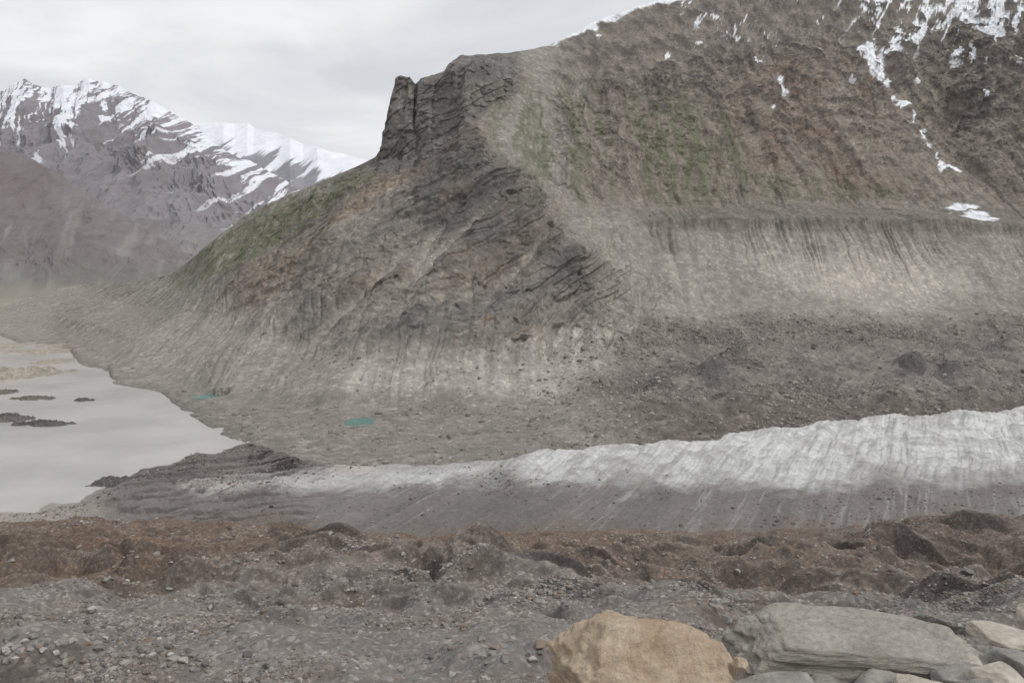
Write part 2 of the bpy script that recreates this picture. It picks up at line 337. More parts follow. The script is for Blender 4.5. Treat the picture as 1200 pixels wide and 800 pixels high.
add("mountain",me,mt,kind="structure",label="rocky mountain with cliff tower, scree and patchy snow")
mp_=bpy.data.materials.new("turquoise_water");mp_.use_nodes=True;bs=mp_.node_tree.nodes["Principled BSDF"]
bs.inputs["Base Color"].default_value=(*lin((70,120,115)),1);bs.inputs["Roughness"].default_value=0.2
for (xc,yc,zc,rx,ry) in ponds:
    a=np.linspace(0,2*np.pi,49)[:-1];vv=np.stack([rx*np.cos(a),ry*np.sin(a),0*a],-1)
    vv=np.concatenate([vv,[[0,0,0]]]);ff=np.array([[i,(i+1)%48,48] for i in range(48)])
    add("pond",make_mesh("pond",vv,ff,None,True,3),mp_,(xc,yc,zc-0.1),kind="structure",label="small turquoise meltwater pond among debris")
r4=np.random.RandomState(9)
vis=(U>-40)&(U<1240)&(V>365)&(V<560)&(Z2>0.6)
for (xc,yc,zc,rx,ry) in ponds: vis&=~((((X2-xc)/rx)**2+((Y2-yc)/ry)**2)<1.3)
wgt=(plain*(0.25+0.75*pr)+0.04*ss(380,420,V))[vis]*np.exp(3.0*n_a[vis])
Pm=np.stack([X2,Y2,Z2],-1)[vis];ch=r4.choice(len(Pm),30000,p=wgt/wgt.sum())
scm=np.minimum(0.3+0.35*r4.exponential(size=30000)**1.2,3.0)
gs_=terrain_mat("rubble_stone",3,0.8,0.5,var=0.12,bump=0.3,dist=0.2,speck=0.1)
stones("rubble","angular rubble strewn over the debris plain",Pm[ch],scm,[(128,122,115),(146,141,134),(112,107,102),(120,111,103),(162,157,150)],[.40,.24,.14,.16,.06],gs_,3,0.7)

# ================================================================ GLACIER
ugg=np.linspace(-300,1400,1700)
G1=row([(-300,618,1),(0,618,1),(200,612,1),(400,631,3),(600,634,4),(840,640,5),(950,630,6),(1080,618,8),(1200,610,10),(1480,605,12)],ugg,8,'z')
G0=(G1[0]-45,G1[1]-16)
G2=row([(-300,612,1.5),(0,607,1.5),(60,600,2),(120,590,3),(170,578,5),(230,574,5),(300,574,4),(480,572,6),(600,569,8),(760,574,10),(900,580,12),(1000,580,13),(1200,568,15),(1480,560,20)],ugg,8,'z')
G3=row([(-300,606,0),(0,601,0),(40,601,0),(60,590,0),(90,588,0),(115,574,0),(135,571,0),(165,550,0),(200,545,0),(230,528,0),(250,531,0),(290,519,0.5),(320,530,3),(350,540,6),(420,546,8),(480,546,9),(530,545,10),(560,542,11),(590,540,12),(640,530,14),(680,529,15),(720,520,17),(765,521,18),(800,517,19),(840,515,20),(850,509,20),(900,501,21),(925,502,21),(960,492,22),(1000,492,22.5),(1040,486,23),(1085,487,23.5),(1120,480,24),(1160,481,24.5),(1200,476,25),(1480,465,30)],ugg,1.5,'z')
G4=(G3[0]+14,G3[1]-3);G5=(G3[0]+60,G3[1]-26)
X,Y,Z=loft([G0,G1,G2,G3,G4,G5],[20,180,330,30,20],ugg,2)
U=np.broadcast_to(ugg[None,:],Y.shape);V=HV+F*(H-Z)/Y
ac=X*0.88-Y*0.475;al=X*0.475+Y*0.88
W=fbm(X/50,Y/50,Z/50,4,seed=21)
acw=ac+W*4
s1=fbs(acw/14,al/130,Z*0,4,0.65,seed=22);s2=fbs(acw/2.6,al/45,Z*0,3,0.7,seed=23)
s3=fbs(acw/20,al/70,Z*0,3,0.55,seed=27,ridge=True);s4=fbs(acw/5,al/35,Z*0,2,0.55,seed=26,ridge=True)
hum=fbm(X/22,Y/22,Z/22,5,0.55,seed=24);hum2=fbm(X/6,Y/6,0*X,4,0.6,seed=65)
ice=ss(590,545,V)*ss(330,520,U)
leftm=ss(400,330,U)*ss(90,150,U)
Zd=Z+ice*(-s3*2.0+s1*0.4-s4*0.7+hum2*0.8+hum*0.9)+s2*0.12+hum*0.9*ss(0.5,3,Z)+hum2*0.35*ss(0.5,3,Z)
lr=fbm((X+Y*0.5)/46,(Y-X*0.35)/9,0*X,4,0.5,seed=25,ridge=True)
lrs=ss(-0.1,0.15,lr)
Zd+=leftm*(lrs*2.2+lr*1.5-1.0+hum2*1.2+hum*1.5)*ss(-0.5,1.8,Z)
Zd+=(1-ss(0,3,Z))*(hum2*0.8)
Zd+=ss(160,60,U)*(fbm(X/14,Y/25,0*X,4,0.6,seed=28)*0.9)
Zd+=ss(560,600,V)*ss(400,560,U)*(-s4*0.3+hum2*0.4)
C=np.zeros(Y.shape+(3,))+lin((116,111,107))
C=blend(C,ss(0.0,0.5,hum)*0.5,(104,97,92))
C=blend(C,ss(600,630,V+hum*20)*0.6,(111,100,91))
C=blend(C,ss(0.05,0.4,s2)*0.35*ss(250,450,U),(136,132,129))
C=blend(C,ss(0.0,-0.4,s1)*0.45,(95,91,88))
wm=polymask(U+s1*10,V+s2*6+s1*12+hum2*7+hum*10,[(290,557),(420,545),(480,543),(560,540),(640,520),(1480,440),(1480,562),(1200,564),(1000,568),(900,568),(760,563),(600,560),(480,563),(310,571)],13)
wm=np.clip(wm*(ss(260,420,U+s1*40)*0.3+0.7),0,1)
C=blend(C,wm*0.92,(184,184,182))
C=blend(C,wm*ss(570,520,V+s1*20)*ss(0.3,-0.3,s2*0.6+hum2*0.6)*0.7,(208,208,206))
C=blend(C,wm*ss(0.05,0.4,s2*0.8+0.4*s1)*0.5,(148,146,143))
C=blend(C,wm*ss(0.6,0.95,s4)*0.4*ss(500,560,V),(126,123,121))
C=blend(C,wm*ss(0.0,0.45,hum)*0.5,(152,149,145))
C=blend(C,wm*ss(0.1,0.4,hum2)*0.35,(146,143,139))
C=blend(C,wm*ss(515,572,V)*ss(-0.3,0.25,s1*0.7+hum*0.8)*0.6,(128,124,120))
C=blend(C,ss(0.25,0.42,s2+0.3*s1)*ss(560,575,V)*ss(636,590,V)*ss(350,500,U)*0.3,(166,163,160))
lw=polymask(U+s1*10,V+hum*8+lr*3,[(205,566),(300,552),(400,547),(420,562),(330,575),(250,583),(215,577)],8)
C=blend(C,lw*ss(-0.3,0.2,s2+hum*0.4)*0.7,(178,174,169))
pk=polymask(U,V+hum*5,[(375,550),(400,540),(450,547),(430,555)],4);C=blend(C,pk*0.5,(192,181,172))
C=blend(C,ss(160,60,U)*0.9,(150,143,135))
C=blend(C,leftm*ss(568,550,V)*0.85,(104,98,94))
C=blend(C,leftm*ss(568,550,V)*ss(0.2,0.6,lr)*0.4,(130,123,116))
mg=terrain_mat("glacier_ice",20,3.0,1.2,var=0.08,var2=0.12,bump=0.4,dist=0.8,rough=0.75,speck=0.12,spec=0.3,vd=-0.2)
me=make_mesh("glacier",np.stack([X,Y,Zd],-1).reshape(-1,3),grid_faces(*Y.shape),C.reshape(-1,3),False)
add("glacier",me,mg,kind="structure",label="pale glacier tongue with dirty grey debris-streaked ice")
vis=(U>-20)&(U<1220)&(V>515)&(V<640)&(Z>0.8)
wgt=((1-wm)*(0.15+leftm*ss(575,555,V)*2))[vis]*np.exp(2.5*hum[vis]);Pm=np.stack([X,Y,Zd],-1)[vis]
ch=r4.choice(len(Pm),9000,p=wgt/wgt.sum())
stones("glacier_debris","scattered stones on the dirty glacier surface",Pm[ch],np.minimum(0.15+0.2*r4.exponential(size=9000),1.4),[(110,104,99),(138,132,126),(90,86,83),(110,98,88)],[.4,.2,.25,.15],gs_,4,0.7)

# ================================================================ NEAR MORAINE
s=np.linspace(-1,1,1500)
yy=np.concatenate([np.linspace(-14,48,60,endpoint=False),np.exp(np.linspace(math.log(48),math.log(265),900,endpoint=False)),np.linspace(265,350,50)])
Y=np.repeat(yy[:,None],len(s),1);X=s[None,:]*0.80*(Y+16)
Uq=np.where(Y>1,CU+F*X/np.maximum(Y,1),CU+F*X)
Uq=np.clip(Uq,-400,1600)
uf=np.linspace(-400,1600,1001)
def rw(pts,sig=6): return row(pts,uf,sig)
NR=[]
NR.append((np.full(1001,-14.0),np.full(1001,117.6)))
NR.append((np.full(1001,3.2),np.full(1001,118.15)))
NR.append((np.full(1001,4.2),np.interp(uf,[-400,450,640,1600],[117.0,117.0,117.35,117.4])))
NR.append((np.full(1001,6.4),np.interp(uf,[-400,450,640,1600],[115.6,115.8,117.0,117.1])))
NR.append((np.full(1001,14.0),np.full(1001,109.5)))
NR.append(rw([(-400,815,58),(400,815,56),(1600,815,60)]))
NR.append(rw([(-400,760,84),(1600,760,86)]))
NR.append(rw([(-400,718,110),(1600,718,112)]))
NR.append(rw([(-400,684,142),(1600,684,142)]))
NR.append(rw([(-400,650,185),(300,648,185),(900,654,180),(1600,645,185)]))
NR.append(rw([(-400,620,240),(0,618,240),(120,613,240),(250,611,245),(400,626,235),(600,634,230),(840,639,228),(950,627,235),(1080,615,240),(1200,609,240),(1600,605,240)],4))
NR.append((np.full(1001,262.0),NR[-1][1]-8))
NR.append((np.full(1001,350.0),np.full(1001,-8.0)))
Z=np.zeros(Y.shape)
ks=[(np.interp(Uq,uf,a),np.interp(Uq,uf,b)) for a,b in NR]
for k in range(len(ks)-1):
    y0,z0=ks[k];y1,z1=ks[k+1]
    m=(Y>=y0)&(Y<=y1)
    t=np.clip((Y-y0)/(y1-y0),0,1);Z=np.where(m,z0*(1-t)+z1*t,Z)
Z=np.where(Y>=ks[-1][0],-8,Z)
Z=gsm(Z,4,0)
U=Uq;V=HV+F*(H-Z)/np.maximum(Y,1)
amp=ss(15,60,Y)
w1=fbm(X/20,Y/20,0*X,3,seed=31)*10;w2=fbm(X/20,Y/20,0*X,3,seed=37)*9
h1=fbm((X+w1)/36,(Y+w2)/26,0*X,4,0.5,seed=32)
bl=np.abs(fbm((X+w1)/24,(Y-w2)/16,0*X,3,0.5,seed=33))
h2=fbm((X+w1)/11,(Y+w2)/8,0*X,3,0.55,seed=38)
h3=fbm(X/4,Y/4,0*X,4,0.6,seed=34);h4=fbm(X/1.1,Y/1.1,0*X,2,0.6,seed=35)
rid=fbm((X+w1)/40,(Y+w2+0.3*X)/22,0*X,4,0.5,seed=36,ridge=True)
rid2=fbm((X+w1)/15,(Y+w2-0.25*X)/9,0*X,3,0.5,seed=67,ridge=True)
far=ss(60,190,Y);lip=1-0.55*ss(200,240,Y)
E=(h1*(3.8+4.2*far)+(bl-0.22)*(5.2+4.8*far)+h2*(1.7+1.7*far)+rid*(1.3+1.8*far)+rid2*(0.6+0.6*far))*lip
Zd=Z+amp*(E+h3*(0.3+0.36*far)+h4*(0.12+0.10*far))
Zd+=(1-amp)*(h3*0.08+h4*0.03)
M=[(375,664,60,1.9),(395,745,44,1.8),(290,765,50,1.7),(500,748,74,2.2),(480,690,54,2.3),(660,680,84,3.2),(745,690,40,2.6),(1110,685,74,3.2),(640,672,54,2.4),(560,660,44,1.6),(900,690,54,2.9),(820,720,90,2.3),(1060,640,54,4.0),(960,640,44,3.8),(1140,628,64,3.0),(80,742,44,1.7),(410,705,46,1.9),(985,705,54,2.3),(700,655,44,2.4),(180,690,50,1.5),(1180,670,36,4.2),(240,720,60,1.5),(600,720,50,1.8),(120,660,50,1.6),(330,700,40,1.5),(1080,725,60,2.0),(20,700,50,1.6)]
dark=0*Y
for (mu,mv_,mw,mh) in M:
    yc=np.interp(-mv_,[-815,-760,-718,-684,-650,-615],[58,85,111,142,185,238]);xc=(mu-CU)/F*yc
    wx=mw/F*yc;wy=wx*0.8+3;mh=mh*yc/150*0.85
    dx=(X-xc+w1*0.5)/wx;dy=(Y-yc+w2*0.5+dx*wy*0.3)/wy
    edge=dy+0.3*dx*dx-0.06*h3-0.25*h2
    front=ss(-0.13,0.04,edge)
    Zd+=mh*np.exp(-dx*dx*1.6)*front*np.clip(1-dy*0.7,0,1)**1.2*(dy<1.4)
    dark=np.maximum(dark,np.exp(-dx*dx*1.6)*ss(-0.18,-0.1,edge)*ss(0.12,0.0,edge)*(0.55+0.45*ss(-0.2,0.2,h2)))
Zs=gsm(gsm(Zd,1.5,0),1.5,1)
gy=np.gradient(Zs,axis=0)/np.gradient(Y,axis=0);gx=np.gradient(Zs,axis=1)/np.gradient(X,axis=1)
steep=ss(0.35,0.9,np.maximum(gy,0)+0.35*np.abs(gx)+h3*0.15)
C=np.zeros(Y.shape+(3,))+lin((127,122,117))
na=fbm(X/14,Y/10,0*X,5,0.6,seed=41);nb=fbm(X/3,Y/3,0*X,4,0.6,seed=42)
C=blend(C,ss(0.0,0.5,na)*0.5,(117,108,100))
C=blend(C,ss(0.0,-0.5,na)*0.5,(140,135,130))
vb=V+na*24+h1*22
brown=ss(694,646,vb+ss(300,60,U)*-28+ss(500,800,U)*2)*(0.75+0.25*ss(-0.3,0.2,na))
rust=brown*(0.4+0.6*ss(800,400,U))
C=blend(C,brown*0.9,(115,101,91))
C=blend(C,rust*0.75,(116,97,83))
C=blend(C,brown*ss(0.1,0.5,nb)*0.5,(126,107,92))
C=blend(C,brown*ss(0.0,-0.4,na)*0.6,(99,87,79))
C=blend(C,brown*ss(0.0,0.4,-nb)*0.35,(92,81,73))
C=blend(C,brown*ss(628,612,V)*0.5,(110,100,93))
C=blend(C,ss(900,1000,U)*ss(670,640,V)*0.5,(106,98,92))
C=blend(C,ss(0.2,0.5,fbm(X/9,Y/6,0*X,4,0.6,seed=43))*0.4,(112,97,86))
C=blend(C,ss(0.15,0.5,h2)*0.25,(142,137,131))
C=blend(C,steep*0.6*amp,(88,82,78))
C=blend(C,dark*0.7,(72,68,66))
for (cu,cv,a,b) in [(1022,622,8,16),(1040,616,22,5),(850,640,20,5),(1115,612,30,3),(1060,612,20,4)]:
    mm=1-ss(0.4,1.2,np.sqrt(((U+nb*14-cu)/a)**2+((V+na*6-cv)/b)**2))
    C=blend(C,mm*ss(-0.1,0.25,h4+nb)*0.7,(176,180,182))
C=blend(C,1-ss(10,40,Y),(134,128,120))
mm_=terrain_mat("moraine_gravel",8,1.2,0.5,var=0.14,var2=0.26,ro=0.78,bump=0.9,dist=0.4,speck=0.35)
P=np.stack([X,Y,Zd],-1)
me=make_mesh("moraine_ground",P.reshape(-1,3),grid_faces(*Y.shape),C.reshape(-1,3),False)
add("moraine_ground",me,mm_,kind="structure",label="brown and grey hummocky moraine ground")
NX,NY,NZ=X,Y,Zd;NV=HV+F*(H-Zd)/np.maximum(Y,1);NU=CU+F*X/np.maximum(Y,1);NB=brown;NS=np.maximum(steep,dark)
run=np.minimum.accumulate(np.where(Y>10,NV,9999),axis=0)

# ================================================================ DISTANT MOUNTAINS
def far_mtn(crest,base,u0,u1,nu,nv,amp,sc,colf,seed,pw=1.25,cr_keep=0.4,oct=6):
    ux=np.linspace(u0,u1,nu)
    c=row(crest,ux,0.6);b=row(base,ux,5)
    t=np.linspace(0,1,nv)[:,None]
    Y=b[0]*(1-t)+c[0]*t;Z=b[1]*(1-t)+c[1]*(t**pw)
    Yb=c[0]+np.linspace(0,2500,30)[1:,None];Zb=c[1]-np.linspace(0,1500,30)[1:,None]
    Y=np.concatenate([Y,Yb]);Z=np.concatenate([Z,Zb]);X=(ux[None,:]-CU)/F*Y
    U=np.broadcast_to(ux[None,:],Y.shape)
    w=fbm(X/sc*0.7,Y/sc*0.7,Z/sc*0.7,3,seed=seed)*0.5
    r=fbm(X/sc+w,Y/sc*0.5+w,Z/sc*0.4,oct,0.58,seed=seed+1,ridge=True)
    tt=np.concatenate([t,np.ones((29,1))]);k=np.minimum(ss(0,0.25,tt),1-(1-cr_keep)*ss(0.7,1,tt))
    D=r*amp*k
    Z2=Z+D*0.8-amp*0.15*cr_keep;Y2=Y-D*0.6
    V=HV+F*(H-Z2)/Y2
    cv=(D-gsm(gsm(D,4,0),4,1))/amp*12
    C=colf(X,Y2,Z2,U,V,cv,w)
    return make_mesh("distant",np.stack([X,Y2,Z2],-1).reshape(-1,3),grid_faces(*Y.shape),C.reshape(-1,3),False)
mf=terrain_mat("distant_rock",350,120,90,var=0.06,bump=0.35,dist=30,speck=0.05)
def colA(X,Y,Z,U,V,r,w):
    C=np.zeros(Y.shape+(3,))+lin((136,132,137))  # rock base paled towards blue, aerial haze put into the colour
    n=fbm(X/420,Y/420,Z/420,5,0.65,seed=51)
    n3=fbm(X/90,Y/500,Z/90,4,0.7,seed=58)
    C=blend(C,ss(0,0.4,n)*0.5,(122,115,116))
    C=blend(C,ss(215,300,V)*0.6,(138,133,130))
    g=fbs((X-0.45*Z)/75+w*2.4+n*0.8,Y/2400,(Z+X)/900,4,0.75,seed=52)
    g2=fbs((X+0.6*Z)/68+w*2.4+n*0.8,Y/2400,(Z-X)/900,4,0.75,seed=57)
    k=ss(80,160,U+n*60);gg=g*k+g2*(1-k)
    sh=np.interp(U,[-400,0,60,118,230,330,400],[0,0,-4,-8,38,85,110])
    Vq=V-sh
    lvl=(126-Vq)/62+gg*2.6+n3*0.9-r*0.2
    snow=ss(-0.08,0.16,lvl)*ss(205,150,Vq)
    thin=ss(0.16,0.27,gg*0.95+n3*0.2-(Vq-150)/260)*ss(250,170,Vq)
    snow=np.maximum(snow,thin*0.8)*0.94
    return C*(1-snow[...,None])+np.array([0.76,0.78,0.82])*snow[...,None]
me=far_mtn([(-500,150,9500),(-200,120,9500),(-20,112,9300),(0,108,9300),(15,101,9200),(24,98,9200),(30,94,9200),(38,99,9200),(48,103,9200),(60,104,9200),(75,99,9000),(88,98,9000),(98,91,9000),(104,89,9000),(112,93,9000),(120,92,9000),(128,97,9000),(140,99,8900),(155,108,8800),(180,120,8700),(205,134,8600),(230,148,8500),(255,168,8300),(280,185,8200),(330,208,8000),(380,236,7800),(500,300,7500)],
 [(-500,343,5200),(100,343,5200),(500,343,5600)],-450,500,1200,480,240,1000,colA,60,1.15,0.25)
add("snow_mountain",me,mf,kind="structure",label="distant snow-capped brown mountain")
def colB(X,Y,Z,U,V,r,w):
    C=np.zeros(Y.shape+(3,))+lin((142,141,147))  # farthest rock, palest and bluest: distance haze painted into its base colour
    f=fbs((X-0.5*Z)/200+w*2,Y/3400,(Z+X)/1200,4,0.68,seed=53)
    snow=ss(-0.25,0.1,(188-V)/30+(U-300)*0.006+f*1.7-r*0.2)
    return C*(1-snow[...,None])+np.array([0.74,0.76,0.80])*snow[...,None]
me=far_mtn([(120,200,13000),(200,158,13000),(235,147,13000),(250,145,13000),(262,143,13000),(275,145,13000),(290,143,13000),(297,149,13000),(312,155,12800),(325,156,12800),(340,161,12600),(355,168,12600),(372,172,12400),(385,177,12400),(400,180,12400),(430,187,12400),(480,205,12400),(600,230,12400)],
 [(120,330,9000),(600,330,9000)],120,600,700,300,120,1700,colB,70,1.25,0.3,4)
add("snow_ridge",me,mf,kind="structure",label="far snow-covered mountain ridge")
def colC(X,Y,Z,U,V,r,w):
    C=np.zeros(Y.shape+(3,))+lin((122,115,115))
    n=fbm(X/220,Y/220,Z/220,5,0.6,seed=54);f=fbs((X+Z*0.6)/60,Y/500,Z/400,3,0.6,seed=55)
    n2=fbm(X/60,Y/60,Z/60,4,0.65,seed=59)
    C=blend(C,ss(0,0.5,n)*0.5,(110,101,100))
    C=blend(C,ss(0.05,0.4,n2)*0.35,(100,94,94))
    C=blend(C,ss(0.0,0.4,f)*ss(190,280,V)*0.6,(144,140,137))
    C=blend(C,ss(285,318,V+n*30)*0.35,(118,121,110))
    C=blend(C,ss(330,342,V)*0.7,(142,137,126))
    return C
me=far_mtn([(-500,60,5200),(-200,110,5100),(0,170,5000),(30,182,5000),(60,197,4950),(100,222,4900),(130,243,4850),(165,262,4800),(200,284,4700),(225,300,4650),(260,322,4500),(330,340,4400)],
 [(-500,349,3900),(0,349,3900),(330,346,4200)],-450,330,900,400,55,420,colC,80,1.05,0.4,6)
add("valley_slope",me,mf,kind="structure",label="bare grey valley slope with faint green base")

# ================================================================ VALLEY FLOOR + LAKE
xs=np.linspace(-30000,30000,60);ys=np.linspace(-2000,42000,60)
XX,YY=np.meshgrid(xs,ys);ZZ=np.where(YY>2300,-1.0,-9.0)
vf=terrain_mat("valley_gravel",120,20,8,var=0.15,bump=0.4,dist=2,attr=False,color=tuple(lin((144,140,129))))
add("valley_floor",make_mesh("valley_floor",np.stack([XX,YY,ZZ],-1).reshape(-1,3),grid_faces(60,60)),vf,kind="structure",label="flat gravel valley floor")
xs=np.linspace(-1700,40,120);ys=np.linspace(330,1720,120);XX,YY=np.meshgrid(xs,ys);ZZ=XX*0
mw=bpy.data.materials.new("silty_water");mw.use_nodes=True;nt=mw.node_tree;bs=nt.nodes["Principled BSDF"]
bs.inputs["Roughness"].default_value=0.25;bs.inputs["IOR"].default_value=1.33
tc=N(nt,"ShaderNodeTexCoord");no=N(nt,"ShaderNodeTexNoise");no.inputs["Scale"].default_value=0.25;no.inputs["Detail"].default_value=5
nt.links.new(tc.outputs["Object"],no.inputs["Vector"])
n2=N(nt,"ShaderNodeTexNoise");n2.inputs["Scale"].default_value=0.012;n2.inputs["Detail"].default_value=4;nt.links.new(tc.outputs["Object"],n2.inputs["Vector"])
cr=N(nt,"ShaderNodeValToRGB");cr.color_ramp.elements[0].position=0.4;cr.color_ramp.elements[1].position=0.62
cr.color_ramp.elements[0].color=(*lin((164,160,154)),1);cr.color_ramp.elements[1].color=(*lin((180,175,170)),1)
nt.links.new(n2.outputs["Fac"],cr.inputs[0]);nt.links.new(cr.outputs[0],bs.inputs["Base Color"])
bp=N(nt,"ShaderNodeBump");bp.inputs["Strength"].default_value=0.25;bp.inputs["Distance"].default_value=0.3
nt.links.new(no.outputs["Fac"],bp.inputs["Height"]);nt.links.new(bp.outputs[0],bs.inputs["Normal"])
add("lake",make_mesh("lake",np.stack([XX,YY,ZZ],-1).reshape(-1,3),grid_faces(120,120)),mw,kind="structure",label="milky grey glacial lake")

# ================================================================ ROCK MESHES
def rock_verts(sub,seed,planes=14,noise=0.06,nsc=2.0,p=40,box=None,dmin=0.62,layers=0):
    v,f=ico(sub);r=np.random.RandomState(seed)
    n=r.normal(size=(planes,3));n/=np.linalg.norm(n,axis=1)[:,None];d=r.uniform(dmin,1.0,planes)
    if box is not None:
        n=np.concatenate([n,np.array([[0,0,1],[0,0,-1],[1,0,0],[-1,0,0],[0,1,0],[0,-1,0]])+r.normal(size=(6,3))*0.10]);n/=np.linalg.norm(n,axis=1)[:,None]
        d=np.concatenate([d,np.full(6,box)])
    dots=v@n.T
    k=np.where(dots>0.05,d/np.maximum(dots,0.05),9)
    rad=(np.sum(np.minimum(k,9)**(-float(p)),1))**(-1.0/p)
    rad=np.minimum(rad,1.3)
    q=v*rad[:,None]
    nn=fbm(q[:,0]*nsc+seed,q[:,1]*nsc,q[:,2]*nsc,5,0.55,seed=seed%17)
    n2=fbm(q[:,0]*nsc*2+seed,q[:,1]*nsc*2,q[:,2]*nsc*2,3,0.5,seed=seed%13,ridge=True)
    q=q*(1+noise*nn[:,None]+noise*0.35*n2[:,None])
    if layers:
        l=vn(q[:,2]*layers+nn*0.8,q[:,0]*0.8,q[:,1]*0.8)
        q[:,:2]*=(1+0.045*ss(-0.1,0.1,l)-0.02)[:,None]
    return q,f
def stone_mat(name,c1,c2,s1,s2,bump=0.6,dist=0.02,stretch=(1,1,1),c3=None,attr=False):
    m=bpy.data.materials.new(name);m.use_nodes=True;nt=m.node_tree;L=nt.links.new;bs=nt.nodes["Principled BSDF"]
    bs.inputs["Roughness"].default_value=0.92;bs.inputs["Specular IOR Level"].default_value=0.25
    tc=N(nt,"ShaderNodeTexCoord");mp=N(nt,"ShaderNodeMapping");mp.inputs["Scale"].default_value=stretch;L(tc.outputs["Object"],mp.inputs["Vector"])
    a=N(nt,"ShaderNodeTexNoise");a.inputs["Scale"].default_value=s1;a.inputs["Detail"].default_value=10;a.inputs["Roughness"].default_value=0.65;L(mp.outputs[0],a.inputs["Vector"])
    b=N(nt,"ShaderNodeTexNoise");b.inputs["Scale"].default_value=s2;b.inputs["Detail"].default_value=10;b.inputs["Roughness"].default_value=0.7;L(mp.outputs[0],b.inputs["Vector"])
    cr=N(nt,"ShaderNodeValToRGB");cr.color_ramp.elements[0].position=0.35;cr.color_ramp.elements[1].position=0.65
    cr.color_ramp.elements[0].color=(*lin(c1),1);cr.color_ramp.elements[1].color=(*lin(c2),1)
    if c3: e=cr.color_ramp.elements.new(0.8);e.color=(*lin(c3),1)
    L(a.outputs["Fac"],cr.inputs[0])
    mr=N(nt,"ShaderNodeMapRange");mr.inputs[1].default_value=0.3;mr.inputs[2].default_value=0.7;mr.inputs[3].default_value=0.76;mr.inputs[4].default_value=1.2;L(b.outputs["Fac"],mr.inputs[0])
    oi=N(nt,"ShaderNodeObjectInfo");mo=N(nt,"ShaderNodeMapRange");mo.inputs[3].default_value=0.75;mo.inputs[4].default_value=1.25;L(oi.outputs["Random"],mo.inputs[0])
    mu=N(nt,"ShaderNodeMath",operation='MULTIPLY');L(mr.outputs[0],mu.inputs[0]);L(mo.outputs[0],mu.inputs[1])
    if not attr: mu=mr
    vm=N(nt,"ShaderNodeVectorMath",operation='SCALE');L(cr.outputs[0],vm.inputs[0]);L(mu.outputs[0],vm.inputs["Scale"]);L(vm.outputs[0],bs.inputs["Base Color"])
    bp=N(nt,"ShaderNodeBump");bp.inputs["Strength"].default_value=bump;bp.inputs["Distance"].default_value=dist
    ad=N(nt,"ShaderNodeMath",operation='ADD');L(a.outputs["Fac"],ad.inputs[0]);L(b.outputs["Fac"],ad.inputs[1]);L(ad.outputs[0],bp.inputs["Height"]);L(bp.outputs[0],bs.inputs["Normal"])
    return m
def rot(q,rx,ry,rz):
    from mathutils import Euler
    Mx=np.array(Euler((rx,ry,rz)).to_matrix());return q@Mx.T
tan_m=stone_mat("tan_stone",(198,172,146),(226,208,184),3.5,24,1.0,0.06,c3=(238,229,214))
slab_m=stone_mat("grey_slate",(164,159,149),(192,187,176),2.5,20,1.0,0.04,stretch=(1,1,4),c3=(210,205,194))
pale_m=stone_mat("pale_stone",(178,170,157),(212,203,190),3,20,0.8,0.04)
grey_m=stone_mat("grey_stone",(138,134,128),(180,176,169),4,22,0.8,0.04)
def put(name,label,cat,uu,vv,y,size,seed,mat,rotv=(0,0,0),sub=5,box=None,noise=0.08,group=None,planes=14,p=40,nsc=2.0,dmin=0.62,layers=0,taper=0):
    q,f=rock_verts(sub,seed,planes,noise,nsc,p,box,dmin,layers)
    q=q/np.abs(q).max(0)
    if taper:
        q[:,2]*=1-taper*ss(0.0,1.0,q[:,0]);q[:,1]*=1-0.4*taper*ss(-0.2,1.0,q[:,0])
        q[:,0]=np.where(q[:,0]<-0.5,-0.5+(q[:,0]+0.5)*(1-0.25*ss(0,1,q[:,2])),q[:,0])
    q=rot(q*np.array(size)*0.5,*rotv)
    x=(uu-CU)/F*y;z=H-(vv-HV)/F*y
    me=make_mesh(name,q,f,None,True,3)
    ob=add(name,me,mat,(x,y,z),label=label,category=cat)
    if group: ob["group"]=group
    return ob
put("boulder","large rough cream-tan boulder on the moraine lip","boulder",768,814,5.0,(1.26,1.0,0.92),3,tan_m,(0.05,0.1,0.2),6,noise=0.12,planes=22,dmin=0.70,nsc=3.0,p=140)
put("rock_slab","long grey layered rock slab resting beside tan boulder","boulder",1008,768,5.25,(1.78,0.62,0.40),21,slab_m,(0.12,0.05,-0.03),6,box=0.60,noise=0.08,planes=12,p=50,nsc=2.4,layers=6,taper=0.4,dmin=0.74)
put("pebble","small grey stone resting on the rock slab","stone",893,722,5.2,(0.10,0.08,0.07),5,grey_m,sub=3)
G="loose rocks beside the slab"
